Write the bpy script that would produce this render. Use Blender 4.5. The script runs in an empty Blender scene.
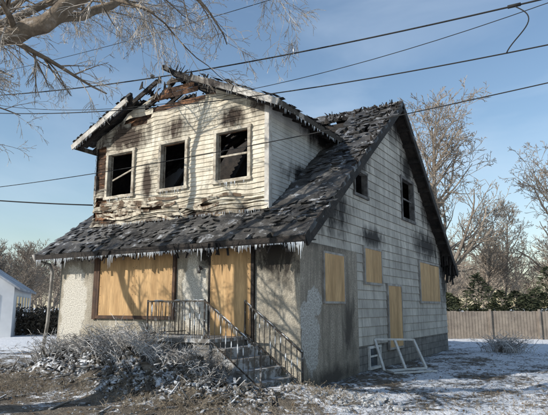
import bpy, math, random
from mathutils import Vector, Matrix, noise
random.seed(7)
S=bpy.context.scene
V=Vector
def rnd(a,b): return random.uniform(a,b)

# ---------------------------------------------------------------- helpers
class MB:
    def __init__(s): s.v=[];s.f=[]
    def quad(s,a,b,c,d):
        n=len(s.v); s.v+= [tuple(a),tuple(b),tuple(c),tuple(d)]; s.f.append((n,n+1,n+2,n+3))
    def tri(s,a,b,c):
        n=len(s.v); s.v+= [tuple(a),tuple(b),tuple(c)]; s.f.append((n,n+1,n+2))
    def hexa(s,p):
        n=len(s.v); s.v+=[tuple(q) for q in p]
        for f in ((0,3,2,1),(4,5,6,7),(0,1,5,4),(1,2,6,5),(2,3,7,6),(3,0,4,7)): s.f.append(tuple(n+i for i in f))
    def box(s,x0,x1,y0,y1,z0,z1):
        s.hexa([(x0,y0,z0),(x1,y0,z0),(x1,y1,z0),(x0,y1,z0),(x0,y0,z1),(x1,y0,z1),(x1,y1,z1),(x0,y1,z1)])
    def obox(s,c,ax,ay,az):
        c=V(c); s.hexa([c-ax-ay-az,c+ax-ay-az,c+ax+ay-az,c-ax+ay-az,c-ax-ay+az,c+ax-ay+az,c+ax+ay+az,c-ax+ay+az])
    def beam(s,a,b,w,h,up=V((0,0,1))):
        a=V(a);b=V(b);d=(b-a); L=d.length; d.normalize()
        sd=d.cross(up)
        if sd.length<1e-3: sd=d.cross(V((0,1,0)))
        sd.normalize(); u=sd.cross(d)
        s.obox((a+b)/2,d*L/2,sd*w/2,u*h/2)
    def tube(s,pts,rad,n=5):
        base=len(s.v); m=len(pts); ref=V((.31,.52,.79))
        for i,p in enumerate(pts):
            d=(pts[min(i+1,m-1)]-pts[max(i-1,0)])
            if d.length<1e-6: d=V((0,0,1))
            d.normalize(); a=d.cross(ref)
            if a.length<.05: a=d.cross(V((1,0,0)))
            a.normalize(); b=d.cross(a)
            for k in range(n):
                t=2*math.pi*k/n; q=p+(a*math.cos(t)+b*math.sin(t))*rad[i]; s.v.append((q.x,q.y,q.z))
        for i in range(m-1):
            for k in range(n):
                s.f.append((base+i*n+k,base+i*n+(k+1)%n,base+(i+1)*n+(k+1)%n,base+(i+1)*n+k))
        s.f.append(tuple(base+k for k in range(n))[::-1]); s.f.append(tuple(base+(m-1)*n+k for k in range(n)))
    def build(s,name,mat,parent=None,smooth=False):
        me=bpy.data.meshes.new(name); me.from_pydata(s.v,[],s.f); me.update()
        if smooth:
            me.polygons.foreach_set('use_smooth',[True]*len(me.polygons))
        o=bpy.data.objects.new(name,me); S.collection.objects.link(o)
        if mat: me.materials.append(mat)
        if parent: o.parent=parent
        return o
def empty(name):
    o=bpy.data.objects.new(name,None); S.collection.objects.link(o); return o

class NT:
    def __init__(s,t): s.t=t; s.n=t.nodes; s.l=t.links
    def new(s,ty,**k):
        n=s.n.new(ty)
        for a,b in k.items(): setattr(n,a,b)
        return n
    def link(s,a,b): s.l.new(a,b)
    def val(s,sock,x):
        if hasattr(x,'links'): s.l.new(x,sock)
        else: sock.default_value=x
    def math(s,op,a,b=0,c=0,clamp=False):
        n=s.new('ShaderNodeMath',operation=op); n.use_clamp=clamp
        s.val(n.inputs[0],a); s.val(n.inputs[1],b); s.val(n.inputs[2],c); return n.outputs[0]
    def vmath(s,op,a,b):
        n=s.new('ShaderNodeVectorMath',operation=op); s.val(n.inputs[0],a); s.val(n.inputs[1],b)
        return n.outputs['Value'] if op in('LENGTH','DISTANCE') else n.outputs[0]
    def noise(s,vec,scale,detail=4,rough=.6,dist=0):
        n=s.new('ShaderNodeTexNoise'); s.link(vec,n.inputs['Vector']); n.inputs['Scale'].default_value=scale
        n.inputs['Detail'].default_value=detail; n.inputs['Roughness'].default_value=rough; n.inputs['Distortion'].default_value=dist
        return n.outputs['Fac']
    def rng(s,v,a,b,c=0,d=1):
        n=s.new('ShaderNodeMapRange'); s.val(n.inputs[0],v)
        for i,x in enumerate((a,b,c,d)): n.inputs[i+1].default_value=x
        return n.outputs[0]
    def mix(s,f,a,b):
        n=s.new('ShaderNodeMix',data_type='RGBA'); s.val(n.inputs[0],f)
        for i,x in((6,a),(7,b)):
            if hasattr(x,'links'): s.link(x,n.inputs[i])
            else: n.inputs[i].default_value=(*x[:3],1)
        return n.outputs[2]
def newmat(name):
    m=bpy.data.materials.new(name); m.use_nodes=True; nt=NT(m.node_tree); nt.n.clear()
    out=nt.new('ShaderNodeOutputMaterial'); b=nt.new('ShaderNodeBsdfPrincipled'); nt.link(b.outputs[0],out.inputs[0])
    tc=nt.new('ShaderNodeTexCoord').outputs['Object']
    return m,nt,b,tc
def spotmask(nt,tc,spots,nz,amp=.9,lo=.3,hi=.62):
    acc=None
    for sp in spots:
        if len(sp)==4: sp=(*sp[:3],sp[3],sp[3],sp[3])
        d=nt.vmath('SUBTRACT',tc,sp[:3]); d=nt.vmath('DIVIDE',d,sp[3:6]); L=nt.vmath('LENGTH',d,(0,0,0))
        v=nt.math('SUBTRACT',1.15,L)
        acc=v if acc is None else nt.math('MAXIMUM',acc,v)
    n2=nt.math('MULTIPLY_ADD',nz,amp,-amp/2)
    return nt.rng(nt.math('ADD',acc,n2),lo,hi)
def mat(name,c1,c2=None,scale=4,rough=.85,bump=.3,bscale=40,stretch=(1,1,1),soot=None,sootc=(.018,.016,.015),pale=None,palec=(.5,.5,.48),brick=None,spec=.3,thr=(.35,.65),fine=.25,frost=None,streak=0,coat=0):
    m,nt,b,tc=newmat(name)
    if c2 is None: c2=tuple(x*.65 for x in c1)
    vs=nt.vmath('MULTIPLY',tc,stretch) if stretch!=(1,1,1) else tc
    n1=nt.noise(vs,scale,4,.65)
    col=nt.mix(nt.rng(n1,*thr),c2,c1)
    n3=nt.noise(vs,bscale,2,.6) if (bump or fine!=.25) else n1
    bh=n3
    if brick:
        sp=nt.new('ShaderNodeSeparateXYZ'); nt.link(tc,sp.inputs[0])
        cb=nt.new('ShaderNodeCombineXYZ'); nt.link(nt.math('ADD',sp.outputs[0],sp.outputs[1]),cb.inputs[0]); nt.link(nt.math('SUBTRACT',sp.outputs[2],brick[3] if len(brick)>3 else 0),cb.inputs[1])
        br=nt.new('ShaderNodeTexBrick'); nt.link(cb.outputs[0],br.inputs['Vector'])
        br.inputs['Scale'].default_value=1; br.inputs['Brick Width'].default_value=brick[0]; br.inputs['Row Height'].default_value=brick[1]
        br.inputs['Mortar Size'].default_value=brick[2]; br.inputs['Color1'].default_value=(1,1,1,1); br.inputs['Color2'].default_value=(.78,.78,.78,1); br.inputs['Mortar'].default_value=(.45,.45,.45,1)
        mm=nt.new('ShaderNodeMix',data_type='RGBA',blend_type='MULTIPLY'); mm.inputs[0].default_value=1
        nt.link(col,mm.inputs[6]); nt.link(br.outputs[0],mm.inputs[7]); col=mm.outputs[2]
        bh=nt.math('SUBTRACT',n3,nt.math('MULTIPLY',br.outputs['Fac'],1.5))
    if streak:
        st=nt.noise(nt.vmath('MULTIPLY',tc,(3.2,3.2,.32)),1.5,5,.72)
        col=nt.mix(nt.rng(st,.46,.7,0,streak),col,tuple(x*.3 for x in c2))
    if pale:
        nz=nt.noise(tc,3.5,4,.6)
        col=nt.mix(spotmask(nt,tc,pale,nz,.8,.3,.4),col,palec)
    col=nt.mix(nt.rng(n3,.3,.7,fine,0),col,tuple(x*.35 for x in c1))
    if soot:
        nz=nt.noise(nt.vmath('MULTIPLY',tc,(1.5,1.5,.5)),1.9,6,.72,.6)
        col=nt.mix(spotmask(nt,tc,soot,nz,2.0,.25,.85),col,sootc)
    if frost:
        geo=nt.new('ShaderNodeNewGeometry'); s2=nt.new('ShaderNodeSeparateXYZ'); nt.link(geo.outputs['Normal'],s2.inputs[0])
        fz=nt.noise(tc,frost[1],4,.65)
        f=nt.math('MULTIPLY',nt.rng(fz,frost[2],frost[2]+.1),nt.rng(s2.outputs[2],-.2,.5,.25,1))
        col=nt.mix(nt.math('MULTIPLY',f,frost[0]),col,(.66,.69,.73))
    nt.link(col,b.inputs['Base Color']); b.inputs['Roughness'].default_value=rough; b.inputs['Specular IOR Level'].default_value=spec
    if coat: b.inputs['Coat Weight'].default_value=coat; b.inputs['Coat Roughness'].default_value=.12; b.inputs['Coat IOR'].default_value=1.31
    if bump:
        bn=nt.new('ShaderNodeBump'); bn.inputs['Strength'].default_value=bump; bn.inputs['Distance'].default_value=.02
        nt.link(bh,bn.inputs['Height']); nt.link(bn.outputs[0],b.inputs['Normal'])
    return m

# ---------------------------------------------------------------- materials
M_dorm=mat('vinyl_siding',(.74,.69,.57),(.50,.44,.34),scale=1.6,bscale=18,bump=.2,streak=.6,
  soot=[(-6.9,.6,5.4,.9,2,1.7),(-5.7,.6,6.3,1.6,2,.65),(-4,.6,6.2,.7,2,.45),(-3.9,.6,7.4,2.2,2,.8),(-2.1,.6,6.2,.7,2,.42),(-1.2,.6,6.4,.9,2,.4),(-6.4,.6,4.0,1.4,2,.6),(-3.6,.6,3.75,3.2,2,.36),(-4.9,.6,4.9,.35,2,.7)],sootc=(.05,.036,.027))
M_peel=mat('peeled_vinyl',(.60,.54,.43),(.13,.085,.055),scale=3,bscale=18,bump=.2,thr=(.46,.58))
M_dside=mat('vinyl_siding_grey',(.62,.61,.57),(.47,.46,.43),scale=1.5,bump=.15,streak=.35,soot=[(-1.1,3.4,6.2,.5,1.6,.5),(-1.1,2.5,4.9,.5,1.6,.4)])
M_side=mat('asbestos_shingles',(.62,.58,.51),(.44,.41,.36),scale=1.2,brick=(.6,.23,.006,.65),bump=.35,bscale=60,streak=.65,
  soot=[(0,1.4,3.9,1,1.9,.9),(0,3.4,5.5,1,1.1,.6),(0,7.4,6.1,1,.9,.9),(0,4.1,3.45,1,1.3,.4),(0,9.5,3.7,1,2.4,.7),(0,11.6,3.0,1,1.0,1.9),(0,6.1,7.5,1,1.6,1.0),(0,10,4.9,1,1.3,.9),(0,8,6.5,1,1.3,.7)],sootc=(.035,.032,.03))
M_stuc=mat('pebbledash_stucco',(.45,.395,.32),(.28,.24,.19),scale=1.6,bscale=32,bump=1,fine=.9,streak=.85,
  pale=[(0,.45,.95,.5,.5,.8),(0,.6,1.7,.5,.42,.4),(0,.3,1.4,.5,.5,.4)],palec=(.57,.56,.53),
  soot=[(0,.8,3.1,1,2.2,.35),(0,1.5,.1,1,2,.3),(0,2.4,1.2,1,.6,.9)],sootc=(.07,.06,.05))
M_front=mat('front_stucco',(.58,.53,.44),(.34,.30,.235),scale=1.6,bscale=32,bump=1,fine=.8,streak=.75,
  pale=[(-6.8,0,1.7,.6,1,1.3),(-2.7,0,2.0,.42,1,1.0),(-2.6,0,1.5,.6,1,.5),(-6.9,0,.9,.55,1,.6)],palec=(.70,.67,.60),
  soot=[(-.5,0,2.75,1.05,2,.95),(-1.68,0,3.1,.9,2,.45),(-4.5,0,3.2,4.0,2,.33),(-2.4,0,2.8,.3,1,.4),(-4.5,0,.5,3,1,.5)],sootc=(.03,.026,.022))
M_conc=mat('concrete_block',(.28,.265,.24),(.15,.14,.13),brick=(.4,.2,.01),bump=.5,streak=.6,soot=[(-2,-1,.3,1.6,1.5,.5)],sootc=(.07,.06,.05))
M_step=mat('concrete_steps',(.28,.265,.24),(.13,.12,.11),scale=5,bump=.6,fine=.6,frost=(.8,5,.48),coat=.4)
M_ply=mat('plywood',(.63,.41,.20),(.42,.255,.115),scale=1.1,bscale=6,stretch=(3.5,3.5,.6),bump=.1,rough=.7,fine=.5,streak=.4)
M_roof=mat('charred_shingles',(.10,.095,.09),(.018,.017,.017),scale=2,bscale=22,bump=1.0,rough=.75,fine=.5,
  pale=[(-3,.0,3.3,1.6,.25,.3),(-.3,2.2,5.0,.5,.9,.8),(-6.2,0,3.4,.9,.3,.4),(-.6,1.2,4.2,.7,.5,.4)],palec=(.14,.135,.13),frost=(.45,4,.57),coat=.25)
M_char=mat('charred_wood',(.04,.032,.027),(.010,.009,.009),scale=6,bscale=30,bump=1,rough=.8)
M_burnt=mat('scorched_boards',(.34,.17,.09),(.03,.02,.015),scale=2.2,bscale=30,bump=.8,stretch=(1,1,2),thr=(.45,.62),fine=.5)
M_white=mat('weathered_white_trim',(.62,.60,.56),(.30,.27,.23),scale=3,bump=.15,soot=[(-4,.3,7.7,2.0,2,.6),(-6.9,.3,5.5,.6,2,1.1),(-2.2,.3,7.0,1.6,2,.45)],sootc=(.05,.04,.035))
M_fasc=mat('scorched_fascia',(.40,.36,.31),(.05,.04,.03),scale=2,bump=.3,thr=(.5,.62))
M_frame=mat('window_frame_white',(.72,.71,.68),(.5,.48,.44),scale=5,bump=.1)
M_cframe=mat('cream_window_frame',(.62,.57,.47),(.20,.16,.12),scale=4,bump=.2)
M_iron=mat('wrought_iron',(.03,.028,.027),(.05,.035,.025),scale=20,bump=.2,rough=.5,frost=(.7,9,.54),coat=.8)
M_bark=mat('bark',(.28,.22,.16),(.10,.075,.055),scale=5,bscale=18,bump=1,stretch=(1,1,1.001),fine=.6,frost=(.4,5,.56))
M_twig=mat('frosted_twigs',(.52,.47,.41),(.20,.16,.12),scale=2.5,bump=0,rough=.5,spec=.5,thr=(.42,.62),coat=.3)
M_btree=mat('winter_tree_bark',(.36,.30,.24),(.19,.155,.125),scale=1,bump=0)
M_shrub=mat('frozen_stems',(.55,.54,.53),(.18,.155,.13),scale=2.2,bump=0,rough=.4,thr=(.40,.6),coat=.5)
M_weed=mat('dead_grass',(.34,.29,.22),(.15,.115,.08),scale=2.5,bump=0)
M_ever=mat('evergreen_needles',(.075,.085,.045),(.028,.036,.02),scale=.9,bump=0,rough=.9)
M_fence=mat('fence_wood',(.30,.255,.21),(.19,.16,.135),scale=2,bump=.3)
M_debris=mat('debris_planks',(.19,.17,.145),(.035,.031,.028),scale=1.8,bump=.7,bscale=25,thr=(.4,.6),fine=.6,frost=(.75,5,.47),coat=.35)
M_ice=mat('ice_lumps',(.60,.62,.64),(.28,.275,.27),scale=6,bump=.5,rough=.3,thr=(.38,.62),coat=.6)
M_icicle=mat('icicle',(.80,.83,.86),(.6,.64,.68),scale=3,bump=0,rough=.12,spec=.6)
M_leaf=mat('leaf_litter',(.20,.13,.07),(.07,.045,.025),scale=3,bump=0)
M_pipe=mat('downspout_paint',(.38,.36,.33),(.2,.18,.16),scale=5,bump=.1,rough=.5)
M_wire=mat('wire_rubber',(.02,.02,.02),(.03,.03,.03),bump=0)
M_pole=mat('pole_wood',(.16,.11,.07),bump=.4)
M_nwall=mat('neighbor_siding',(.72,.73,.74),(.62,.63,.65),scale=.5,bump=0)
M_nroof=mat('snowy_roof',(.55,.57,.60),(.22,.22,.24),scale=.7,bump=0)
M_glass=mat('dark_glass',(.04,.05,.06),(.02,.03,.04),bump=0,rough=.15,spec=.6)

# ---------------------------------------------------------------- ground
def gh(x,y):
    d=math.hypot(x-5,y+9)
    z=.05*noise.noise(V((x*.5,y*.5,0)))+.035*noise.noise(V((x*2.1,y*2.1,3)))+.02*noise.noise(V((x*6,y*6,5)))
    if d>40: z*=.4
    t=max(0,min(1,(x+3.6)/1.0)); yc=-.95-.85*t
    mx=math.exp(-((x+3.6)/3.1)**4); my=math.exp(-((y-yc)/(1.0-.3*t))**2)
    z+=mx*my*(.6+.3*noise.noise(V((x*1.3,y*1.3,9)))+.16*noise.noise(V((x*4,y*4,2)))+.08*noise.noise(V((x*11,y*11,2))))
    z+=.2*math.exp(-((x-.3)/.9)**2-((y+.9)/.8)**2)
    if -7.3<x<-.2 and y>.3 and y<11.5: z=-.15
    return z
def axis(lo,hi,flo,fhi,fine):
    a=[];x=flo
    while x<=fhi: a.append(x); x+=fine
    st=fine;x=fhi
    while x<hi: st*=1.12; x+=st; a.append(x)
    st=fine;x=flo
    while x>lo: st*=1.12; x-=st; a.insert(0,x)
    return a
g=MB(); xs=axis(-900,900,-9,8,.06); ys=axis(-120,900,-4.5,7,.06)
for y in ys:
    for x in xs: g.v.append((x,y,gh(x,y)))
nx=len(xs)
for j in range(len(ys)-1):
    for i in range(nx-1):
        a=j*nx+i; g.f.append((a,a+1,a+1+nx,a+nx))
m,nt,b,tc=newmat('snowy_ground')
n1=nt.noise(tc,.9,7,.7,.4); n2=nt.noise(tc,9,5,.7); n3=nt.noise(tc,45,2,.6)
dirt=nt.mix(nt.rng(n2,.35,.65),(.045,.035,.027),(.17,.135,.095)); dirt=nt.mix(nt.rng(n3,.45,.65,0,.6),dirt,(.26,.22,.165))
sp=nt.new('ShaderNodeSeparateXYZ'); nt.link(tc,sp.inputs[0])
far=nt.rng(nt.vmath('DISTANCE',tc,(0,0,0)),8,22,0,.2)
side=nt.rng(sp.outputs[0],-.5,1.5,-.035,.055)
hgt=nt.rng(sp.outputs[2],.12,.35,0,.06)
mx=nt.math('ADD',nt.math('ADD',nt.math('ADD',nt.math('MULTIPLY_ADD',n1,.62,nt.math('MULTIPLY',n2,.38)),far),side),hgt)
mask=nt.rng(mx,.50,.555)
snow=nt.mix(nt.rng(n2,.3,.7),(.60,.63,.68),(.82,.83,.85)); snow=nt.mix(nt.rng(n3,.55,.7,0,.35),snow,(.3,.26,.2))
nt.link(nt.mix(mask,dirt,snow),b.inputs['Base Color']); b.inputs['Roughness'].default_value=.8
bn=nt.new('ShaderNodeBump'); bn.inputs['Strength'].default_value=.9; bn.inputs['Distance'].default_value=.06
nt.link(nt.math('ADD',nt.math('MULTIPLY_ADD',mask,.5,n2),nt.math('MULTIPLY',n3,.5)),bn.inputs['Height']); nt.link(bn.outputs[0],b.inputs['Normal'])
g.build('ground',m,smooth=True)

# ---------------------------------------------------------------- house
H=empty('burned_house')
def slabwall(name,mat_,O,h,n,xr,z0,z1,course,holes,lap=.015,seg=.5,jit=None,parent=H):
    """wall in plane O + h*s + z, outward normal n; real openings at holes (s0,s1,z0,z1)"""
    mb=MB(); O=V(O);h=V(h);n=V(n)
    brk=set([z0,z1]); z=z0
    while z<z1: brk.add(round(z,4)); z+=course
    for q in holes: brk.add(q[2]);brk.add(q[3])
    brk=sorted(x for x in brk if z0<=x<=z1)
    for za,zb in zip(brk,brk[1:]):
        if zb-za<.004: continue
        fa=((za-z0)/course)%1; 
        if fa>.995: fa=0
        fb=fa+(zb-za)/course
        oa=lap*(1-fa); ob=lap*(1-min(fb,1))
        (a0,a1),(b0,b1)=xr(za),xr(zb)
        if a1-a0<.02: continue
        segs=[]
        hs=sorted([q for q in holes if q[2]<zb-.001 and q[3]>za+.001])
        cur=(a0,b0)
        for q in hs:
            if q[0]>cur[0]: segs.append((cur,(q[0],q[0])))
            cur=(max(q[1],a0),max(q[1],b0))
        if cur[0]<a1: segs.append((cur,(a1,b1)))
        for (p0,p1) in segs:
            L=p1[0]-p0[0]
            if L<=.005: continue
            k=max(1,int(L/seg))
            for i in range(k):
                t0,t1=i/k,(i+1)/k
                def P(t,top):
                    s=(p0[1]+(p1[1]-p0[1])*t) if top else (p0[0]+(p1[0]-p0[0])*t)
                    zz=zb if top else za; off=ob if top else oa
                    dz=0
                    if jit:
                        dn,dz=jit(s,zz,top); off+=dn
                    return O+h*s+V((0,0,zz+dz))+n*off
                A,B,C_,D=P(t0,0),P(t1,0),P(t1,1),P(t0,1)
                mb.quad(A,B,C_,D)
                mb.quad(A-n*(lap*1.2+.004),B-n*(lap*1.2+.004),B,A)
    return mb.build(name,mat_,parent)

RF=.75; RB=.81; RY=6.1; RZ=7.95
def roofz(y): return 3.0+RF*(y+.5) if y<RY else RZ-RB*(y-RY)
def yr(z):
    zz=z+.16
    if zz<3.37: lo=0
    else: lo=(zz-3.0)/RF-.5
    hi=RY+(RZ-zz)/RB
    return (max(0,lo),min(11.75,max(hi,lo)))
slabwall('side_siding_lower',M_side,(0,0,0),(0,1,0),(1,0,0),lambda z:(2.97,11.75),.65,2.95,.23,[],lap=.02)
slabwall('side_siding',M_side,(0,0,0),(0,1,0),(1,0,0),yr,2.95,7.74,.23,[(6.84,8.01,4.4,5.67),(3.0,3.8,4.5,5.1)],lap=.02)
slabwall('side_stucco',M_stuc,(0.025,0,0),(0,1,0),(1,0,0),lambda z:(0,2.98),-.2,2.965,5,[],lap=0,seg=.5)
w=MB(); w.box(-.1,.0245,2.94,2.981,-.2,2.964); w.box(-.1,.0245,.01,2.94,2.93,2.964); w.build('stucco_return',M_stuc,H)
slabwall('foundation_wall',M_conc,(-.01,0,0),(0,1,0),(1,0,0),lambda z:(2.98,11.75),-.2,.66,5,[(3.69,4.41,.1,.56)],lap=0)
slabwall('front_stucco_wall',M_front,(-7.4,0,0),(1,0,0),(0,-1,0),lambda z:(0,7.425),-.2,3.2,5,[],lap=0)
w=MB()
w.quad((-7.4,0,-.2),(-7.4,11.75,-.2),(-7.4,11.75,3.2),(-7.4,0,3.2)); w.quad((-7.4,11.75,-.2),(0,11.75,-.2),(0,11.75,3.2),(-7.4,11.75,3.2))
w.tri((-7.4,.1,3.2),(-7.4,11.7,3.2),(-7.4,6.1,7.7))
w.build('rear_walls',M_dside,H)
w=MB(); w.box(-7.3,-.1,.1,11.6,3.1,3.25); w.box(-7.3,-.15,5.6,5.7,3.25,7.4); w.box(-1.3,-1.2,.9,5.6,3.25,4.4); w.box(-7.2,-.4,.3,11.5,-.1,-.05)
for i in range(6): 
    x=-6.5+i*.95; w.beam((x,1.0,4.2+rnd(0,.3)),(x+rnd(-.4,.4),2.5,6.2),.08,.12)
w.build('interior_floors',M_char,H)

# dormer
DX0,DX1,DY=-6.95,-1.1,.6
DA=-4.03; DZ=7.8; DS=.466
def dz_(x): return DZ-DS*abs(x-DA)
def dxr(z):
    lim=dz_(DX0)-.12
    if z<=lim: return (0,DX1-DX0)
    k=(DZ-.12-z)/DS
    return (DA-k-DX0,DA+k-DX0)
def djit(s,z,top):
    low=max(0,min(1,(4.7-z)/.8)); left=max(0,min(1,(1.8-s)/1.5)); hi=max(0,min(1,(z-5.9)/.8))
    a=.02+.065*low+.05*left+.05*hi
    return (abs(noise.noise(V((s*1.9,z*2.5,1))))*a*1.4+(.025*low if not top else 0),(noise.noise(V((s*1.4,z*1.5,7)))*(.07*low+.05*hi+.04*left+.02)+(noise.noise(V((s*3.1,z*9,4)))*(.04*low+.02*hi+.03*left) if not top else 0)))
W=[(-6.385,-5.45),(-4.4,-3.58),(-2.58,-1.65)]
holes=[(a-DX0,b_-DX0,4.62,5.82) for a,b_ in W]+[(1.35,1.95,6.55,6.66),(1.1,2.1,6.66,6.781),(2.15,3.95,6.782,6.9),(1.9,4.3,6.9,7.05),(2.05,4.1,7.05,7.2),(2.3,3.7,7.2,7.5),(0.02,.42,4.9,6.1),(.15,.55,4.35,4.619),(.1,1.5,3.95,4.07),(.0,.9,4.07,4.2),(3.2,4.4,4.0,4.09),(1.9,2.6,4.1,4.19)]
slabwall('dormer_siding',M_dorm,(DX0,DY,0),(1,0,0),(0,-1,0),dxr,3.78,7.62,.115,holes,lap=.018,seg=.14,jit=djit)
w=MB()
def sheath(mb,y):
    zs=3.7
    while zs<7.6:
        a,b_=dxr(zs+.1)
        for (s0,s1) in [(a,W[0][0]-DX0),(W[0][1]-DX0,W[1][0]-DX0),(W[1][1]-DX0,W[2][0]-DX0),(W[2][1]-DX0,b_)] if 4.6<zs+.12<5.9 and zs>4.5 else [(a,b_)]:
            if zs>6.9:
                s0+=max(0,rnd(-.3,.5)); s1-=max(0,rnd(-.3,.5))
                if rnd(0,1)<.3: continue
            if s1>s0: mb.box(DX0+s0,DX0+s1,y,y+.02,zs,zs+.135)
        zs+=.15
sheath(w,DY+.05); w.build('dormer_sheathing',M_burnt,H)
def dsr(z): return (DY,max(DY+.01,(z-3.0)/RF-.5+.05))
slabwall('dormer_side_siding',M_dside,(DX1,0,0),(0,1,0),(1,0,0),dsr,3.85,dz_(DX1)-.08,.115,[],lap=.016)
w=MB(); w.v+= [(DX0,DY,3.8),(DX0,3.9,6.3),(DX0,DY,6.3)]; w.f.append((0,1,2)); w.build('dormer_far_side',M_char,H)
w=MB(); w.box(DX1-.09,DX1+.03,DY-.045,DY+.09,3.82,dz_(DX1)-.1); w.box(DX0-.02,DX0+.06,DY-.03,DY+.05,4.6,5.3); w.build('dormer_corner_boards',M_white,H)

# roofs
def sheet(name,P,us,vs,keep,mat_,thick=.1,jit=.02,seed=0,nrm=V((0,0,1))):
    mb=MB(); nu=len(us)
    for j,v in enumerate(vs):
        for i,u in enumerate(us):
            p=V(P(u,v)); k=noise.noise(p*2.3+V((seed,0,0)))*jit+noise.noise(p*7+V((seed,0,0)))*jit*.7
            q=p+nrm*k+V((rnd(-.3,.3),rnd(-.3,.3),0))*jit
            mb.v.append((q.x,q.y,q.z))
    for j in range(len(vs)-1):
        for i in range(nu-1):
            if keep((us[i]+us[i+1])/2,(vs[j]+vs[j+1])/2):
                a=j*nu+i; mb.f.append((a,a+1,a+1+nu,a+nu))
    o=mb.build(name,mat_,H)
    md=o.modifiers.new('s','SOLIDIFY'); md.thickness=thick; md.offset=-1
    return o
def lin(a,b,n): return [a+(b-a)*i/n for i in range(n+1)]
def keepF(x,y):
    if DX0+.1<x<DX1-.05 and y>DY+.1 and y<5.6: return False
    if y>5.85-.25*abs(noise.noise(V((x*1.2,4,0)))) and noise.noise(V((x*2.5,0,0)))>.1: return False
    if y<-.38 and noise.noise(V((x*4,3,0)))>.22: return False
    if -1.2<x<.3 and y>4.0 and noise.noise(V((x*3,y*3,5)))>.26: return False
    return True
sheet('front_roof_slope',lambda x,y:(x,y,roofz(y)),lin(-7.85,.42,100),lin(-.5,RY,90),keepF,M_roof,.1,.05)
sheet('rear_roof_slope',lambda x,y:(x,y,roofz(y)-.004),lin(-7.85,.42,60),lin(RY,12.25,50),lambda x,y:not(y<6.5 and noise.noise(V((x*2.2,8,0)))>.1),M_roof,.13,.03,3)
for sgn,nm in((-1,'dormer_roof_left'),(1,'dormer_roof_right')):
    def P(a,y,sgn=sgn): x=DA+sgn*a; return (x,y,DZ-DS*a+.02)
    def kp(a,y,sgn=sgn):
        z=DZ-DS*a
        if roofz(y)>z+.15 : return False
        n=noise.noise(V((a*2.4*sgn,y*3,2)))
        if a<1.5 and y<2.2 and n>-.12-.3*(1.3-a): return False
        if y<.35 and n>.2: return False
        if a>3.25 and n>.2: return False
        if n>.5: return False
        return True
    o=sheet(nm,P,lin(0,3.42,48),lin(.15,6.0,60),kp,M_roof,.08,.035,5)
w=MB()
def tab(c,along,down,nrm,wd,ln):
    r=random.random()
    lift=rnd(.004,.02)+(rnd(0,.09) if r<.18 else 0)
    sk=down*rnd(-.03,.03)
    a=c-along*wd/2-sk; b_=c+along*wd/2+sk
    l2=lift+rnd(-.006,.015)
    p=[a+nrm*.012,b_+nrm*.012,b_+down*ln*rnd(.6,1)+nrm*(.012+l2)-along*rnd(0,.04),a+down*ln*rnd(.6,1)+nrm*(.012+lift)+along*rnd(0,.04)]
    w.quad(*p); q=[x-nrm*.008 for x in p]; w.quad(q[3],q[2],p[2],p[3])
dn=V((0,-1,-RF)).normalized(); nr=V((0,-RF,1)).normalized()
y=-.3; row=0
while y<6.0:
    x=-7.8+(row%2)*.15
    while x<.35:
        pr=.45+1.5*noise.noise(V((x*.9,y*.9,11)))
        ok=not(DX0-.1<x<DX1+.1 and y>DY-.02) and random.random()<pr
        if ok and keepF(x,y): tab(V((x+.14+rnd(-.05,.05),y+rnd(-.02,.02),roofz(y)+.02)),V((1,rnd(-.12,.12),0)),dn,nr,.28*rnd(.5,1.05),.17)
        x+=.29
    y+=.115; row+=1
for sgn in(-1,1):
    dn2=V((sgn,0,-DS)).normalized(); nr2=V((sgn*DS,0,1)).normalized(); a=1.2
    while a<3.3:
        y=.2
        while y<4.5:
            if roofz(y)<DZ-DS*a and random.random()<.6: tab(V((DA+sgn*a,y,DZ-DS*a+.045)),V((0,1,0)),dn2,nr2,.26,.16)
            y+=.28
        a+=.13
w.build('loose_shingles',M_roof,H)
w=MB(); yb=.13
def rk(a0,a1,sgn,dzz=0):
    w.beam((DA+sgn*a0,yb,DZ-DS*a0-.07+dzz),(DA+sgn*a1,yb,DZ-DS*a1-.07),.035,.15)
rk(1.3,3.46,-1,.02); rk(.95,2.2,1,-.03); rk(2.24,3.46,1)
w.build('dormer_rake_boards',M_white,H)
w=MB()
w.beam((DX1+.5,.14,dz_(DX1+.5)-.06),(DX1+.5,4.0,dz_(DX1+.5)-.06),.03,.13); w.beam((DX0-.5,.2,dz_(DX0-.5)-.06),(DX0-.5,3.6,dz_(DX0-.5)-.06),.03,.13)
w.build('dormer_eave_fascia',M_fasc,H)
w=MB()
for i in range(12):
    y=.3+i*.48
    for sgn in(-1,1):
        a1=3.3
        if roofz(y)>DZ-DS*a1: a1=max(.3,(DZ-roofz(y))/DS)
        a0=0 if i>3 else rnd(0,.5)
        w.beam((DA+sgn*a0,y,DZ-.12-DS*a0+rnd(-.05,.03)),(DA+sgn*a1,y,DZ-DS*a1-.14),.05,.12)
w.beam((DA,.5,DZ-.06),(DA,5.9,DZ-.05),.05,.16)
w.beam((DA-.05,.12,DZ-.02),(DA+.03,.6,DZ-.05),.06,.12)
def shard(x,y,z,mx):
    d=V((rnd(-.5,.5),rnd(-.4,.4),rnd(.1,1))).normalized()*rnd(.05,mx); a=V((rnd(-1,1),rnd(-1,1),0)).normalized()*rnd(.015,.09); p=V((x,y,z))
    n=a.cross(d).normalized()*.008
    w.hexa([p-a-n,p+a-n,p+a+n,p-a+n,p+d-a*.3-n,p+d+a*.2-n,p+d+a*.2+n,p+d-a*.3+n])
for i in range(90):
    x=DA+rnd(-1.4,1.4); y=rnd(.15,2.0); shard(x,y,DZ-DS*abs(x-DA)-.05,.28)
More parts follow.
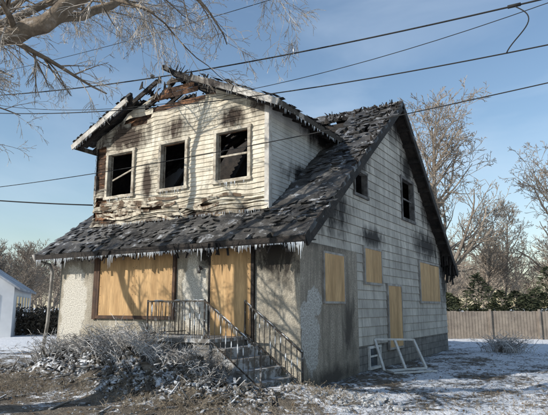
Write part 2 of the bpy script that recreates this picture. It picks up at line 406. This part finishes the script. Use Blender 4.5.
for i in range(110):
    x=rnd(-2.2,.42); y=rnd(5.4,6.3); shard(x,y,roofz(y)-.06,.24)
for i in range(60):
    y=rnd(2,5.8); shard(.4+rnd(-.12,.0),y,roofz(y)-.03,.15)
for i in range(30):
    y=rnd(.2,4); shard(DX1+.5+rnd(-.1,.03),y,dz_(DX1+.5)-.02,.12)
for (ya,yb2) in((-.45,RY),(RY,12.2)):
    w.beam((.40,ya,roofz(ya)-.16),(.40,yb2,roofz(yb2)-.16),.05,.24)
    w.beam((.2,ya,roofz(ya)-.19),(.2,yb2,roofz(yb2)-.19),.4,.03)
for i in range(24):
    y=.2+i*.5; z=roofz(y)-.2; w.box(.0,.4,y-.03,y+.03,z-.12,z)
for i in range(60):
    x=rnd(-7.6,.3); w.beam((x,-.5+rnd(0,.1),2.95),(x+rnd(-.12,.12),-.48,2.95-rnd(.08,.3)),rnd(.02,.14),.01)
for i in range(26):
    x=rnd(.0,.4); y=rnd(11.2,12.25); w.beam((x,y,roofz(y)-.1),(x+rnd(-.1,.1),y+rnd(-.1,.1),roofz(y)-rnd(.3,.8)),rnd(.03,.12),.02)
w.beam((-7.85,-.49,2.9),(.42,-.49,2.9),.04,.15)
w.box(-7.8,.4,-.46,0,2.93,2.95)
w.build('charred_roof_timbers',M_char,H)
w=MB()
for i in range(34):
    L=rnd(.3,1.1); x=rnd(DX0,DX1-.1-L); z=rnd(3.72,4.35); a=rnd(-.16,.12)
    if i<8: x=rnd(DX0,DX0+1.2)
    of=rnd(.06,.10)
    p=[V((x+L*k/6, DY-of-.025*math.sin(k*1.2+i), z+a*L*k/6-.04*math.sin(k*.9+i))) for k in range(7)]
    hgt=rnd(.04,.10)
    for k in range(6):
        hh=V((0,-.02*math.sin(i),hgt)); w.quad(p[k],p[k+1],p[k+1]+hh,p[k]+hh)
w.build('peeled_siding_strips',M_peel,H)

def frame(mb,O,h,n,s0,s1,z0,z1,t=.06,proud=.03,depth=.12,mid=True):
    O=V(O);h=V(h);n=V(n); up=V((0,0,1)); mid_n=(proud-depth)/2; hn=(proud+depth)/2
    def B(a,b_,c,d,pn=0): mb.obox(O+h*(a+b_)/2+up*(c+d)/2+n*(mid_n+pn),h*(b_-a)/2,n*hn,up*(d-c)/2)
    B(s0-t,s0,z0,z1);B(s1,s1+t,z0,z1);B(s0-t-.02,s1+t+.02,z1,z1+t,.004);
    B(s0-t-.03,s1+t+.03,z0-t,z0,.015)
    if mid: mb.obox(O+h*(s0+s1)/2+up*((z0+z1)/2+.02)-n*.05,h*(s1-s0)/2,n*.02,up*.022)
w=MB()
for i,(a,b_) in enumerate(W): frame(w,(0,DY,0),(1,0,0),(0,-1,0),a,b_,4.62,5.82,t=.08,proud=.08,mid=(i==2))
w.beam((-6.3,DY+.05,5.1),(-5.5,DY+.06,5.35),.03,.04)
w.build('dormer_window_frames',M_cframe,H)
w=MB(); frame(w,(0,0,0),(0,1,0),(1,0,0),6.84,8.01,4.4,5.67,t=.09,proud=.05); frame(w,(0,0,0),(0,1,0),(1,0,0),3.0,3.8,4.5,5.1,t=.07,proud=.05,mid=False)
w.build('gable_window_frames',mat('sooty_frame',(.2,.19,.18),(.05,.045,.04),bump=.2),H)
w=MB(); frame(w,(0,0,0),(0,1,0),(1,0,0),3.69,4.41,.1,.56,t=.06,proud=.04); w.build('basement_window_frame',M_frame,H)
w=MB(); w.box(-.08,-.06,3.69,4.41,.1,.56); w.build('basement_window_glass',M_glass,H)
w=MB()
w.box(-5.8,-4.56,-.05,-.025,1.40,2.84); w.box(-4.55,-3.33,-.055,-.03,1.40,2.86)
w.build('window_plywood',M_ply,H)
w=MB(); w.box(-2.2,-1.13,-.075,-.05,.97,3.0); w.build('door_plywood',M_ply,H)
w=MB()
w.box(.05,.075,1.07,2.09,1.73,2.78); w.box(.035,.06,3.47,4.65,2.24,3.11); w.box(.035,.06,5.14,6.26,.5,2.2); w.box(.035,.06,8.32,9.5,1.8,3.08); w.box(.037,.062,9.51,10.7,1.8,3.06)
w.build('side_plywood',M_ply,H)
w=MB()
for (x0,x1,z0,z1) in((-5.8,-4.56,1.4,2.84),(-4.55,-3.33,1.4,2.86),(-2.2,-1.13,.97,3.0)):
    yy=-.058 if x0==-4.55 else -.053
    if x0==-2.2: yy=-.078
    for k in range(7):
        for xx in(x0+.05,x1-.05): 
            z=z0+.06+(z1-z0-.12)*k/6; w.box(xx-.006,xx+.006,yy-.003,yy+.01,z-.006,z+.006)
w.build('plywood_screws',M_char,H)
w=MB()
def trimbox(s0,s1,z0,z1,front,t=.08):
    for a,b_,c,d in((s0-t,s0,z0,z1),(s1,s1+t,z0,z1),(s0-t,s1+t,z1,z1+t),(s0-t,s1+t,z0-t,z0)):
        if front: w.box(a,b_,-.07,.0,c,d)
        else: w.box(.0,.07,a,b_,c,d)
trimbox(-5.8,-3.33,1.40,2.86,True); w.box(-6.02,-5.9,-.06,0,1.3,2.95)
w.build('front_window_trim',mat('brown_trim',(.12,.07,.045),(.05,.035,.03),bump=.3),H)
w=MB(); trimbox(1.07,2.09,1.73,2.78,False,.05); trimbox(3.47,4.65,2.24,3.11,False,.06); trimbox(8.32,10.7,1.8,3.08,False,.07); trimbox(5.14,6.26,.5,2.2,False,.06)
w.build('side_window_trim',mat('grey_trim',(.4,.38,.35),(.2,.18,.16),bump=.2),H)
w=MB(); trimbox(-2.2,-1.13,.97,3.0,True,.07); w.build('door_trim',M_char,H)
w=MB(); w.tube([V((-2.5,-.02,2.45)),V((-2.5,-.1,2.5)),V((-2.5,-.12,2.35))],[.03,.05,.04],8); w.build('porch_lamp',M_iron,H)

# landing and steps
w=MB(); w.box(-2.95,-1.25,-1.3,-.03,-.2,.93); w.build('porch_landing_base',M_conc,H)
w=MB(); w.box(-3.0,-1.2,-1.36,-.02,.93,1.0)
for i in range(5):
    x0=-1.2+i*.27; z=1.0-.19*(i+1)+.02
    w.box(x0+.001,x0+.27,-1.25,-.05,-.2,z-.04); w.box(x0+.001,x0+.29,-1.27,-.04,z-.04,z)
w.build('concrete_steps',M_step,H)
w=MB(); ic=MB()
def ici(p,L,r=.009):
    e=p+V((rnd(-.05,.05)*L,rnd(-.05,.05)*L,-L)); ic.tube([p+V((0,0,.01)),p.lerp(e,.35),e],[r,r*.65,r*.1],5)
def rail(pts,y,bal=.12,hgt=.75):
    for i in range(len(pts)-1):
        a=V((pts[i][0],y,pts[i][1])); c=V((pts[i+1][0],y,pts[i+1][1])); 
        w.beam(a,c,.035,.03); w.beam(a-V((0,0,hgt-.1)),c-V((0,0,hgt-.1)),.025,.02)
        L=(c-a).length; k=int(abs(c.x-a.x)/bal)
        for j in range(k+1):
            p=a.lerp(c,j/max(1,k)); q=p+V((rnd(-.02,.02),rnd(-.02,.02),-(hgt-.1))); w.tube([p,q],[.009,.009],4)
            if random.random()<.8:
                s=rnd(.05,.5); p1=p.lerp(q,s); p2=p.lerp(q,min(1,s+rnd(.1,.4))); ic.tube([p1,p1.lerp(p2,.5),p2],[.006,rnd(.011,.016),.006],5)
        for j in range(int(L/.03)): 
            if random.random()<.6: ici(a.lerp(c,random.random())-V((0,0,.012)),rnd(.03,.14),.007)
        for j in range(int(L/.05)):
            if random.random()<.5: ici(a.lerp(c,random.random())-V((0,0,hgt-.09)),rnd(.02,.12),.007)
        for j in range(int(L/.18)):
            t=random.random(); p1=a.lerp(c,t); p2=a.lerp(c,min(1,t+rnd(.04,.12))); ic.tube([p1+V((0,0,.014)),p1.lerp(p2,.5)+V((0,0,.018)),p2+V((0,0,.014))],[.006,.014,.006],5)
    for p in pts: w.tube([V((p[0],y,p[1]+.03)),V((p[0],y,p[1]-hgt-.05))],[.02,.02],6)
rail([(-2.9,1.72),(-1.4,1.72),(-.1,.82)],-1.27); rail([(-1.25,1.72),(.12,.72)],-.1)
for i in range(11):
    y=-1.27+i*.11; w.tube([V((-2.9,y,1.72)),V((-2.9,y,1.0))],[.009,.009],4)
w.beam((-2.9,-1.27,1.72),(-2.9,-.05,1.72),.035,.03); w.beam((-2.9,-1.27,1.08),(-2.9,-.05,1.08),.025,.02)
w.build('iron_railing',M_iron,H)
w=MB(); w.tube([V(p) for p in((-7.95,-.5,3.0),(-7.9,-.48,2.86),(-7.55,-.25,2.72),(-7.5,-.2,2.5),(-7.55,-.2,1.2),(-7.62,-.25,.35),(-7.75,-.4,.15))],[.045]*7,8); w.build('downspout',M_pipe,H,True)
for i in range(520):
    x=rnd(-7.8,.4); c=max(0,.35+1.2*noise.noise(V((x*1.7,0,0)))); 
    L=.02+c*rnd(.02,.40)*random.random(); ici(V((x,-.52+rnd(-.01,.03),2.84)),L,.007+L*.035)
for i in range(150):
    x=rnd(DX0,DX1); ici(V((x,DY-rnd(.05,.12),3.82)),rnd(.02,.13),.007)
for i in range(70):
    y=rnd(.2,4); ici(V((DX1+.5,y,dz_(DX1+.5)-.12)),rnd(.02,.14),.008)
for i in range(60):
    a=rnd(1.3,3.4)*random.choice((-1,1)); ici(V((DA+a,.13,DZ-DS*abs(a)-.14)),rnd(.02,.12),.007)
for a,b_ in W:
    for i in range(14): ici(V((rnd(a,b_),DY-.09,4.54)),rnd(.02,.15),.008)
ic.build('icicles',M_icicle,H)

# ---------------------------------------------------------------- debris
def clear(x,y):
    return not((x<.2 and x>-3.05 and y>-1.38) or (y>-.08 and -7.5<x<.1))
def inmound():
    while True:
        x=random.gauss(-3.5,2.0); t=max(0,min(1,(x+3.6))); y=random.gauss(-.85-.9*t,.42)
        if clear(x,y) and x<.6: return x,y
def lump(mb,c,r,fl=(.4,.8)):
    n=len(mb.v); rings=4; seg=7
    sx,sy,sz=rnd(.5,1.5),rnd(.5,1.5),rnd(*fl); tl=rnd(-.5,.5)
    mb.v.append((c[0],c[1],c[2]+r*sz))
    for i in range(1,rings):
        th=math.pi*i/rings
        for k in range(seg):
            ph=2*math.pi*k/seg; rr=r*(1+rnd(-.4,.4))
            dx=rr*sx*math.sin(th)*math.cos(ph)
            mb.v.append((c[0]+dx,c[1]+rr*sy*math.sin(th)*math.sin(ph),c[2]+rr*sz*math.cos(th)+dx*tl))
    for k in range(seg): mb.f.append((n,n+1+k,n+1+(k+1)%seg))
    for i in range(rings-2):
        for k in range(seg):
            a=n+1+i*seg; mb.f.append((a+k,a+seg+k,a+seg+(k+1)%seg,a+(k+1)%seg))
w=MB()
for i in range(420):
    x,y=inmound(); L=rnd(.15,.9)*.6; a=rnd(0,6.28); t=rnd(-.2,1.3)
    z=gh(x,y)+rnd(.0,.14)
    d=V((math.cos(a),math.sin(a),t)); d=d*(L/2/d.length); c=V((x,y,z))
    if random.random()<.65: w.beam(c-d,c+d,rnd(.015,.05),rnd(.01,.03))
    else:
        sd=d.cross(V((0,0,1))).normalized()*rnd(.03,.11); k=V((0,0,rnd(-.08,.1)))
        w.quad(c-d-sd,c-sd+k,c+sd+k,c-d+sd*.4); w.quad(c-sd+k,c+d-sd*.5,c+d+sd,c+sd+k)
for i in range(3600):
    x,y=inmound(); lump(w,(x,y,gh(x,y)+rnd(-.01,.05)),rnd(.012,.06),(.5,1.1))
for i in range(110):
    x=rnd(-8,3); y=rnd(-3.8,-.3)
    if not clear(x,y): continue
    a=rnd(0,6.28); L=rnd(.05,.3); z=gh(x,y)+.02; d=V((math.cos(a),math.sin(a),rnd(-.1,.2)))*L; w.beam(V((x,y,z))-d,V((x,y,z))+d,rnd(.015,.05),rnd(.01,.03))
w.build('charred_debris_pile',M_debris)
w=MB()
for i in range(2600):
    if random.random()<.6: x,y=inmound()
    else: x=rnd(-7.5,6); y=rnd(-4,1)
    if not clear(x,y): continue
    lump(w,(x,y,gh(x,y)+.005),rnd(.006,.024)*(1 if random.random()<.94 else 1.8))
for i in range(220):
    x=random.gauss(1.45,.35);y=random.gauss(-.7,.3); lump(w,(x,y,gh(x,y)+.02),rnd(.015,.06))
w.build('ice_chunks',M_ice)
w=MB()
for i in range(13000):
    x=rnd(-8,10); y=rnd(-4.3,13)
    if not clear(x,y) or (x<.05 and y>0): continue
    z=gh(x,y)+.012; s=rnd(.012,.035); a=rnd(0,6.28); d=V((math.cos(a),math.sin(a),rnd(-.4,.4)))*s; e=V((-math.sin(a),math.cos(a),rnd(-.4,.4)))*s*.6; c=V((x,y,z+.008))
    w.quad(c-d,c-e,c+d,c+e)
w.build('leaf_litter',M_leaf)

def shrub(name,cx,cy,rx,ry,hgt,n,r=.006,mt=None):
    mb=MB()
    for i in range(n):
        x=random.gauss(cx,rx*.5); y=random.gauss(cy,ry*.5)
        if not clear(x,y): y=-1.45-rnd(0,.3) if x>-3.1 else -.12-rnd(0,.2)
        z=gh(x,y)-.02; a=rnd(0,6.28); L=hgt*rnd(.4,1.15); p=V((x,y,z)); d=V((math.cos(a)*.35,math.sin(a)*.35,1)).normalized(); pts=[p.copy()]
        for k in range(5):
            p=p+d*L/5; d=(d+V((math.cos(a)*.2+rnd(-.28,.28),math.sin(a)*.2+rnd(-.28,.28),-.13))).normalized(); pts.append(p.copy())
        mb.tube(pts,[r*(1-.12*k)*rnd(.7,1.4) for k in range(6)],3)
        for k in range(2,6):
            for rep in range(2):
                if random.random()<.6:
                    q=pts[k]; e=V((rnd(-1,1),rnd(-1,1),rnd(-.4,.9))).normalized()*L*.25; mb.tube([q,q+e*.6,q+e+V((0,0,-.02))],[r*.6,r*.5,r*.3],3)
    return mb.build(name,mt or M_shrub)
shrub('frozen_shrub',-6.1,-.8,.8,.6,.7,220,.008)
shrub('frozen_shrub',-4.9,-1.0,.7,.5,.55,170,.008)
shrub('frozen_shrub',-3.5,-1.3,.6,.4,.85,230,.008)
shrub('frozen_shrub',-2.3,-1.75,.8,.25,.6,220,.008)
shrub('frozen_shrub',-1.1,-1.8,.5,.25,.5,150,.008)
shrub('frozen_shrub',2.0,11.8,.7,.7,.75,240,.009)
shrub('dead_weeds',1.0,-1.0,.9,.6,.2,260,.004,M_weed)
shrub('dead_weeds',-.6,-2.7,2.4,.8,.2,700,.004,M_weed)
shrub('dead_weeds',-5,-2.8,2.4,.8,.22,700,.004,M_weed)
shrub('dead_weeds',3.5,.5,2.4,2.8,.14,600,.004,M_weed)

w=MB()
A=V((.36,3.76,.03));B=V((1.12,4.8,.05));C_=V((.72,5.1,.74));D=V((.02,4.05,.78))
def fr(a,b_): w.beam(a,b_,.06,.05)
fr(A,B);fr(B,C_);fr(C_,D);fr(D,A);fr((A+B)/2,(C_+D)/2)
w.beam(V((.7,3.5,.03)),V((1.5,4.4,.04)),.06,.04); w.beam(V((.8,3.3,.05)),V((.45,3.7,.06)),.06,.04)
w.build('discarded_window_frame',M_frame)

# ---------------------------------------------------------------- trees
def rot(d,ang):
    ax=V((rnd(-1,1),rnd(-1,1),rnd(-1,1))); ax=(ax-d*ax.dot(d))
    if ax.length<1e-3: ax=d.orthogonal()
    return (Matrix.Rotation(ang,3,ax.normalized())@d).normalized()
def grow(mb,p,d,L,r,lev,maxlev,dens,droop,minr,twigs=None,up=0):
    n=max(3,min(9,int(L/.22)) if lev>0 else 9); pts=[p.copy()]; rad=[r]
    if lev>=3 and twigs is None: n=2
    dd=d.copy()
    for i in range(n):
        dd=(dd+V((rnd(-1,1),rnd(-1,1),rnd(-1,1)))*.17+V((0,0,-droop*lev+up))).normalized()
        p=p+dd*L/n; pts.append(p.copy()); rad.append(max(minr,r*(1-.75*(i+1)/n)))
    (twigs if (twigs is not None and r<.012) else mb).tube(pts,rad,3 if r<.03 else 6)
    if lev<maxlev:
        k=dens[lev]
        for j in range(k):
            t=rnd(.15,1); i=min(n-1,int(t*n)); q=pts[i].lerp(pts[i+1],t*n-i)
            base=(pts[i+1]-pts[i]).normalized()
            grow(mb,q,rot(base,rnd(.45,1.1)),L*rnd(.3,.55)*(1.15-.4*t),max(minr,rad[i]*rnd(.4,.6)),lev+1,maxlev,dens,droop,minr,twigs,up)
T=empty('overhanging_tree'); tb=MB(); tw=MB()
limbs=[([(-5,-7.5,-.1),(-5,-7.5,1),(-4.95,-7.45,2.6),(-4.8,-7.4,3.4)],[.45,.36,.33,.32],0),
 ([(-4.8,-7.4,3.4),(-3.6,-6.8,4.35),(-1.77,-5.9,5.2),(-.9,-5.5,5.42),(-.3,-5.2,5.95),(.6,-4.6,6.9),(1.2,-4.1,7.9)],[.26,.2,.145,.12,.10,.07,.04],20),
 ([(-4.85,-7.4,3.3),(-5.3,-7,5),(-5.0,-6.3,7),(-4.2,-5.8,9),(-3.8,-5.5,10.5)],[.26,.2,.15,.09,.04],12),
 ([(-5.2,-7,4.6),(-5.9,-5.9,5.8),(-6.2,-4.6,7.0),(-5.6,-3.3,8.2),(-4.6,-2.4,9)],[.16,.13,.1,.07,.03],16),
 ([(-4.9,-7.3,3.2),(-7,-7.2,4.6),(-8.6,-6.6,6.4),(-9.2,-5.8,8)],[.22,.16,.11,.05],10),
 ([(-3.6,-6.8,4.35),(-3.2,-5.6,5.6),(-2.6,-4.4,6.8),(-1.6,-3.6,7.6)],[.1,.085,.06,.03],17),
 ([(-.9,-5.5,5.42),(-.7,-4.6,6.1),(-.5,-3.8,6.9),(.1,-3.0,7.6),(.9,-2.6,7.9)],[.07,.06,.045,.035,.02],16)]
for li,(P,R_,nb) in enumerate(limbs):
    pts=[];rad=[]
    P=[V(p) for p in P]
    for i in range(len(P)-1):
        for k in range(4):
            t=k/4; q=P[i].lerp(P[i+1],t); q+=V((rnd(-1,1),rnd(-1,1),rnd(-1,1)))*.035 if (k or i) else V((0,0,0)); pts.append(q); rad.append(R_[i]+(R_[i+1]-R_[i])*t)
    pts.append(P[-1]); rad.append(R_[-1]); tb.tube(pts,rad,12)
    n=len(pts)-1
    for j in range(nb):
        t=rnd(.12,1); i=min(n-1,int(t*n)); base=(pts[i+1]-pts[i]).normalized()
        grow(tb,pts[i],rot(base,rnd(.5,1.2)),rnd(1.0,2.3),min(.045,rad[i]*.4),1,4,[0,9,6,4],.045,.003,tw)
tb.build('trunk_and_limbs',M_bark,T,True); tw.build('twigs',M_twig,T)

def baretree(seed,Hh,r,spread=1,minr=.012,dens=(16,8,6,4),name='bare_tree'):
    random.seed(seed); mb=MB(); pts=[];rad=[]; p=V((0,0,-.2)); d=V((0,0,1)); n=12
    for i in range(n+1):
        pts.append(p.copy()); rad.append(r*(1-.85*i/n)); d=(d+V((rnd(-.1,.1),rnd(-.1,.1),.1))).normalized(); p=p+d*Hh*.8/n
    mb.tube(pts,rad,7)
    for j in range(dens[0]*2):
        t=rnd(.22,1); i=min(n-1,int(t*n)); base=(pts[i+1]-pts[i]).normalized()
        grow(mb,pts[i].lerp(pts[i+1],t*n-i),rot(base,rnd(.4,1.0)),Hh*rnd(.2,.36)*spread*(1.2-.6*t),rad[i]*.5,1,4 if dens[3] else 3,[0,dens[1],dens[2],dens[3]],-.0,minr,None,.04)
    me=bpy.data.meshes.new(name); me.from_pydata(mb.v,[],mb.f); me.update(); me.materials.append(M_btree); return me
CX,CY=5.31,-9.75
def cp(r,f,z=0): return V((CX+.8554*r-.518*f,CY+.518*r+.8554*f,z))
def put(me,name,loc,sc=1,rz=0,parent=None):
    o=bpy.data.objects.new(name,me); S.collection.objects.link(o); o.location=loc; o.scale=(sc,)*3; o.rotation_euler=(0,0,rz)
    if parent:o.parent=parent
    return o
m1=baretree(11,14,.28,1.1,dens=(18,7,5,3)); m2=baretree(23,12,.25,1.2,dens=(16,7,5,3)); m3=baretree(31,10,.2,1.1,dens=(16,7,4,3))
m4=baretree(41,12,.25,1.2,.022,dens=(15,7,6,0)); m5=baretree(47,10,.22,1.2,.022,dens=(15,7,6,0))
put(m1,'bare_tree',cp(10.0,33),1.18); put(m2,'bare_tree',cp(18.2,36),1.08,1); put(m3,'bare_tree',cp(14.5,38),.9,2); put(m3,'bare_tree',cp(16.6,40),1.0,4)
DT=empty('distant_trees')
random.seed(5)
for i in range(70):
    f=rnd(55,95); u=rnd(-.62,.75)
    if -.35<u<.25: continue
    put([m4,m5][i%2],'distant_bare_tree',cp(u*f,f),rnd(.6,1.0),rnd(0,6),DT)
for i in range(9):
    f=rnd(38,50); u=rnd(-.60,-.44); put([m4,m5][i%2],'distant_bare_tree',cp(u*f,f),rnd(.5,.75),rnd(0,6),DT)

# evergreens
random.seed(9)
w=MB()
for i in range(24):
    f=rnd(30.5,34.5); r=8.8+i*.66+rnd(-.3,.3); b0=cp(r,f); hh=rnd(1.7,2.9) if i%5 else rnd(3.2,3.9); rr=rnd(.9,1.4)
    w.tube([b0,b0+V((0,0,hh*.6))],[.1,.03],5)
    for k in range(1700):
        t=random.random()**1.2; z=.05+t*hh; a=rnd(0,6.28); lob=1+.7*noise.noise(V((math.cos(a)*2,math.sin(a)*2,z*1.6+i*7)))
        rad=rr*(1-t**2)**.8*lob*random.random()**.4+.05
        c=b0+V((math.cos(a)*rad,math.sin(a)*rad,z-.1*rad)); s=rnd(.06,.16)
        d1=V((math.cos(a)+rnd(-.7,.7),math.sin(a)+rnd(-.7,.7),rnd(-.5,.6)))*s; d2=V((rnd(-1,1),rnd(-1,1),rnd(-1,1)))*s*.8
        w.tri(c-d1,c+d1+d2*.3,c+d2)
w.build('evergreen_tree_row',M_ever)
w=MB()
for k in range(9000):
    t=random.random(); b0=cp(-15.6+t*4.6,33+rnd(-.6,.6)); hh=1.3+.9*noise.noise(V((t*9,0,0)))
    c=b0+V((rnd(-.5,.5),rnd(-.5,.5),hh*random.random()**.8)); s=rnd(.08,.2)
    w.tri(c,c+V((rnd(-1,1),rnd(-1,1),rnd(-1,1)))*s,c+V((rnd(-1,1),rnd(-1,1),rnd(-1,1)))*s)
w.build('hedge',mat('hedge_leaves',(.13,.105,.075),(.05,.043,.033),bump=0))

# fence
w=MB()
random.seed(3)
a=cp(4,29.5); b_=cp(27,26.5); L=(b_-a).length; n=int(L/.15); d=(b_-a).normalized(); nn=V((-d.y,d.x,0))
for i in range(n):
    c=a+d*(i*.15+.07); hh=1.4+rnd(-.02,.02)
    w.obox(c+V((0,0,hh/2)),d*.066,nn*.012,V((0,0,hh/2)))
for z in(.35,1.2): w.obox((a+b_)/2+V((0,0,z))+nn*.035,d*L/2,nn*.02,V((0,0,.04)))
i=0
while i*2.4<L: c=a+d*i*2.4-nn*.06; w.obox(c+V((0,0,.74)),d*.05,nn*.045,V((0,0,.76))); i+=1
w.build('wooden_fence',M_fence)

def gabled(name,loc,rz,w_,l_,wall,ridge,nwin=2,roofm=M_nroof):
    E=empty(name); mb=MB(); x=w_/2;y=l_/2
    mb.box(-x,x,-y,y,-.2,wall)
    n0=len(mb.v); mb.v+=[(-x,-y,wall),(x,-y,wall),(0,-y,ridge),(-x,y,wall),(x,y,wall),(0,y,ridge)]; mb.f+=[(n0,n0+1,n0+2),(n0+3,n0+5,n0+4)]
    mb.build('walls',M_nwall,E)
    rb=MB(); k=.3; sl=(ridge-wall)/x
    for s in(-1,1):
        p=[(0,-y-k,ridge+.02),(s*(x+k),-y-k,wall-sl*k+.02),(s*(x+k),y+k,wall-sl*k+.02),(0,y+k,ridge+.02)]
        q=[(a,b2,c+.12) for a,b2,c in p]; rb.hexa(p+q)
    rb.build('roof',roofm,E)
    wb=MB(); fb=MB()
    for i in range(nwin):
        cx=-x+w_*(i+1)/(nwin+1)
        wb.box(cx-.4,cx+.4,-y-.03,-y-.01,1.0,2.2); fb.box(cx-.48,cx+.48,-y-.02,-y+.01,.92,2.28)
        cy=-y+l_*(i+1)/(nwin+1)
        for s in(-1,1):
            wb.box(s*(x+.02)-.01,s*(x+.02)+.01,cy-.4,cy+.4,1.0,2.2); fb.box(s*(x+.01)-.01,s*(x+.01)+.01,cy-.48,cy+.48,.92,2.28)
    wb.build('windows',M_glass,E); fb.build('window_frames',M_frame,E)
    E.location=loc; E.rotation_euler=(0,0,rz); return E
gabled('neighbor_house',cp(-19.3,34),math.radians(50),7,10,2.7,5.0,5)

# ---------------------------------------------------------------- wires and poles
def quadfit(p):
    (x0,z0),(x1,z1),(x2,z2)=p
    return lambda x: z0*(x-x1)*(x-x2)/((x0-x1)*(x0-x2))+z1*(x-x0)*(x-x2)/((x1-x0)*(x1-x2))+z2*(x-x0)*(x-x1)/((x2-x0)*(x2-x1))
PX0,PX1,PY=-16,12,-2.5
wires=[([(-6.9,6.68),(.92,5.71),(4.75,5.5)],.013),([(-6.8,6.2),(1.41,5.03),(4.97,4.86)],.010),([(-6.53,4.35),(2.09,4.27),(4.93,4.36)],.008),([(-7,7.3),(.84,6.78),(4.9,6.72)],.006),([(-7,6.45),(1.41,5.22),(4.8,5.40)],.006)]
U_=empty('power_lines')
for p,r in wires:
    q=quadfit(p); w=MB(); w.tube([V((x,PY,q(x))) for x in lin(PX0,PX1,60)],[r]*61,6); w.build('wire',M_wire,U_,True)
w=MB(); a=V((DX0,.55,4.45)); b_=V((PX0,-2.5,5.6)); w.tube([a.lerp(b_,t)-V((0,0,.25*4*t*(1-t)*.5)) for t in lin(0,1,16)],[.018]*17,6); w.build('service_drop_cable',M_wire,U_,True)
w=MB(); w.tube([V((4.62+.16*math.sin(t*4.2),PY-.04*math.sin(t*3),5.5-.63*t)) for t in lin(0,1,18)],[.008]*19,6); w.tube([V((4.54,PY,5.51)),V((4.70,PY,5.505))],[.024,.024],8); w.build('wire_tap',M_wire,U_,True)
for px,hh in((PX0,9.5),(PX1,7.2)):
    w=MB(); w.tube([V((px,PY+.15,-.3)),V((px,PY+.15,hh))],[.17,.12],10); w.beam((px,PY-.9,hh-.5),(px,PY+1.1,hh-.5),.1,.12); w.build('utility_pole',M_pole)

# ---------------------------------------------------------------- light, sky
ts=V((-.5,-.87,.6)).normalized()
el=math.asin(ts.z)
L=bpy.data.lights.new('sun','SUN'); L.energy=5.0; L.angle=math.radians(.4); L.color=(1,.94,.84)
lo=bpy.data.objects.new('sun',L); S.collection.objects.link(lo); lo.rotation_euler=(-ts).to_track_quat('-Z','Y').to_euler()
wd=bpy.data.worlds.new('World'); S.world=wd; wd.use_nodes=True; nt=NT(wd.node_tree); nt.n.clear()
out=nt.new('ShaderNodeOutputWorld'); bg=nt.new('ShaderNodeBackground'); nt.link(bg.outputs[0],out.inputs[0])
sk=nt.new('ShaderNodeTexSky'); sk.sky_type='NISHITA'; sk.sun_disc=False; sk.sun_elevation=el; sk.sun_rotation=math.atan2(ts.x,ts.y); sk.air_density=1.35; sk.dust_density=.3; sk.ozone_density=3
gc=nt.new('ShaderNodeTexCoord').outputs['Generated']
sv=nt.vmath('MULTIPLY',gc,(1,1,3.2))
cn=nt.noise(sv,1.7,6,.55,.5)
mask=nt.rng(cn,.45,.78,.02,.42)
nt.link(nt.mix(mask,sk.outputs[0],(5.2,6.1,7.2)),bg.inputs['Color']); bg.inputs['Strength'].default_value=.145

# ---------------------------------------------------------------- camera
c=bpy.data.cameras.new('camera'); co=bpy.data.objects.new('camera',c); S.collection.objects.link(co); S.camera=co
co.location=(CX,CY,1.6); co.rotation_euler=(math.radians(100.4),0,math.radians(31.2)); c.sensor_width=36; c.lens=35.67; c.clip_end=3000; c.clip_start=.05
S.view_settings.view_transform='Standard'; S.view_settings.look='None'; S.view_settings.exposure=0
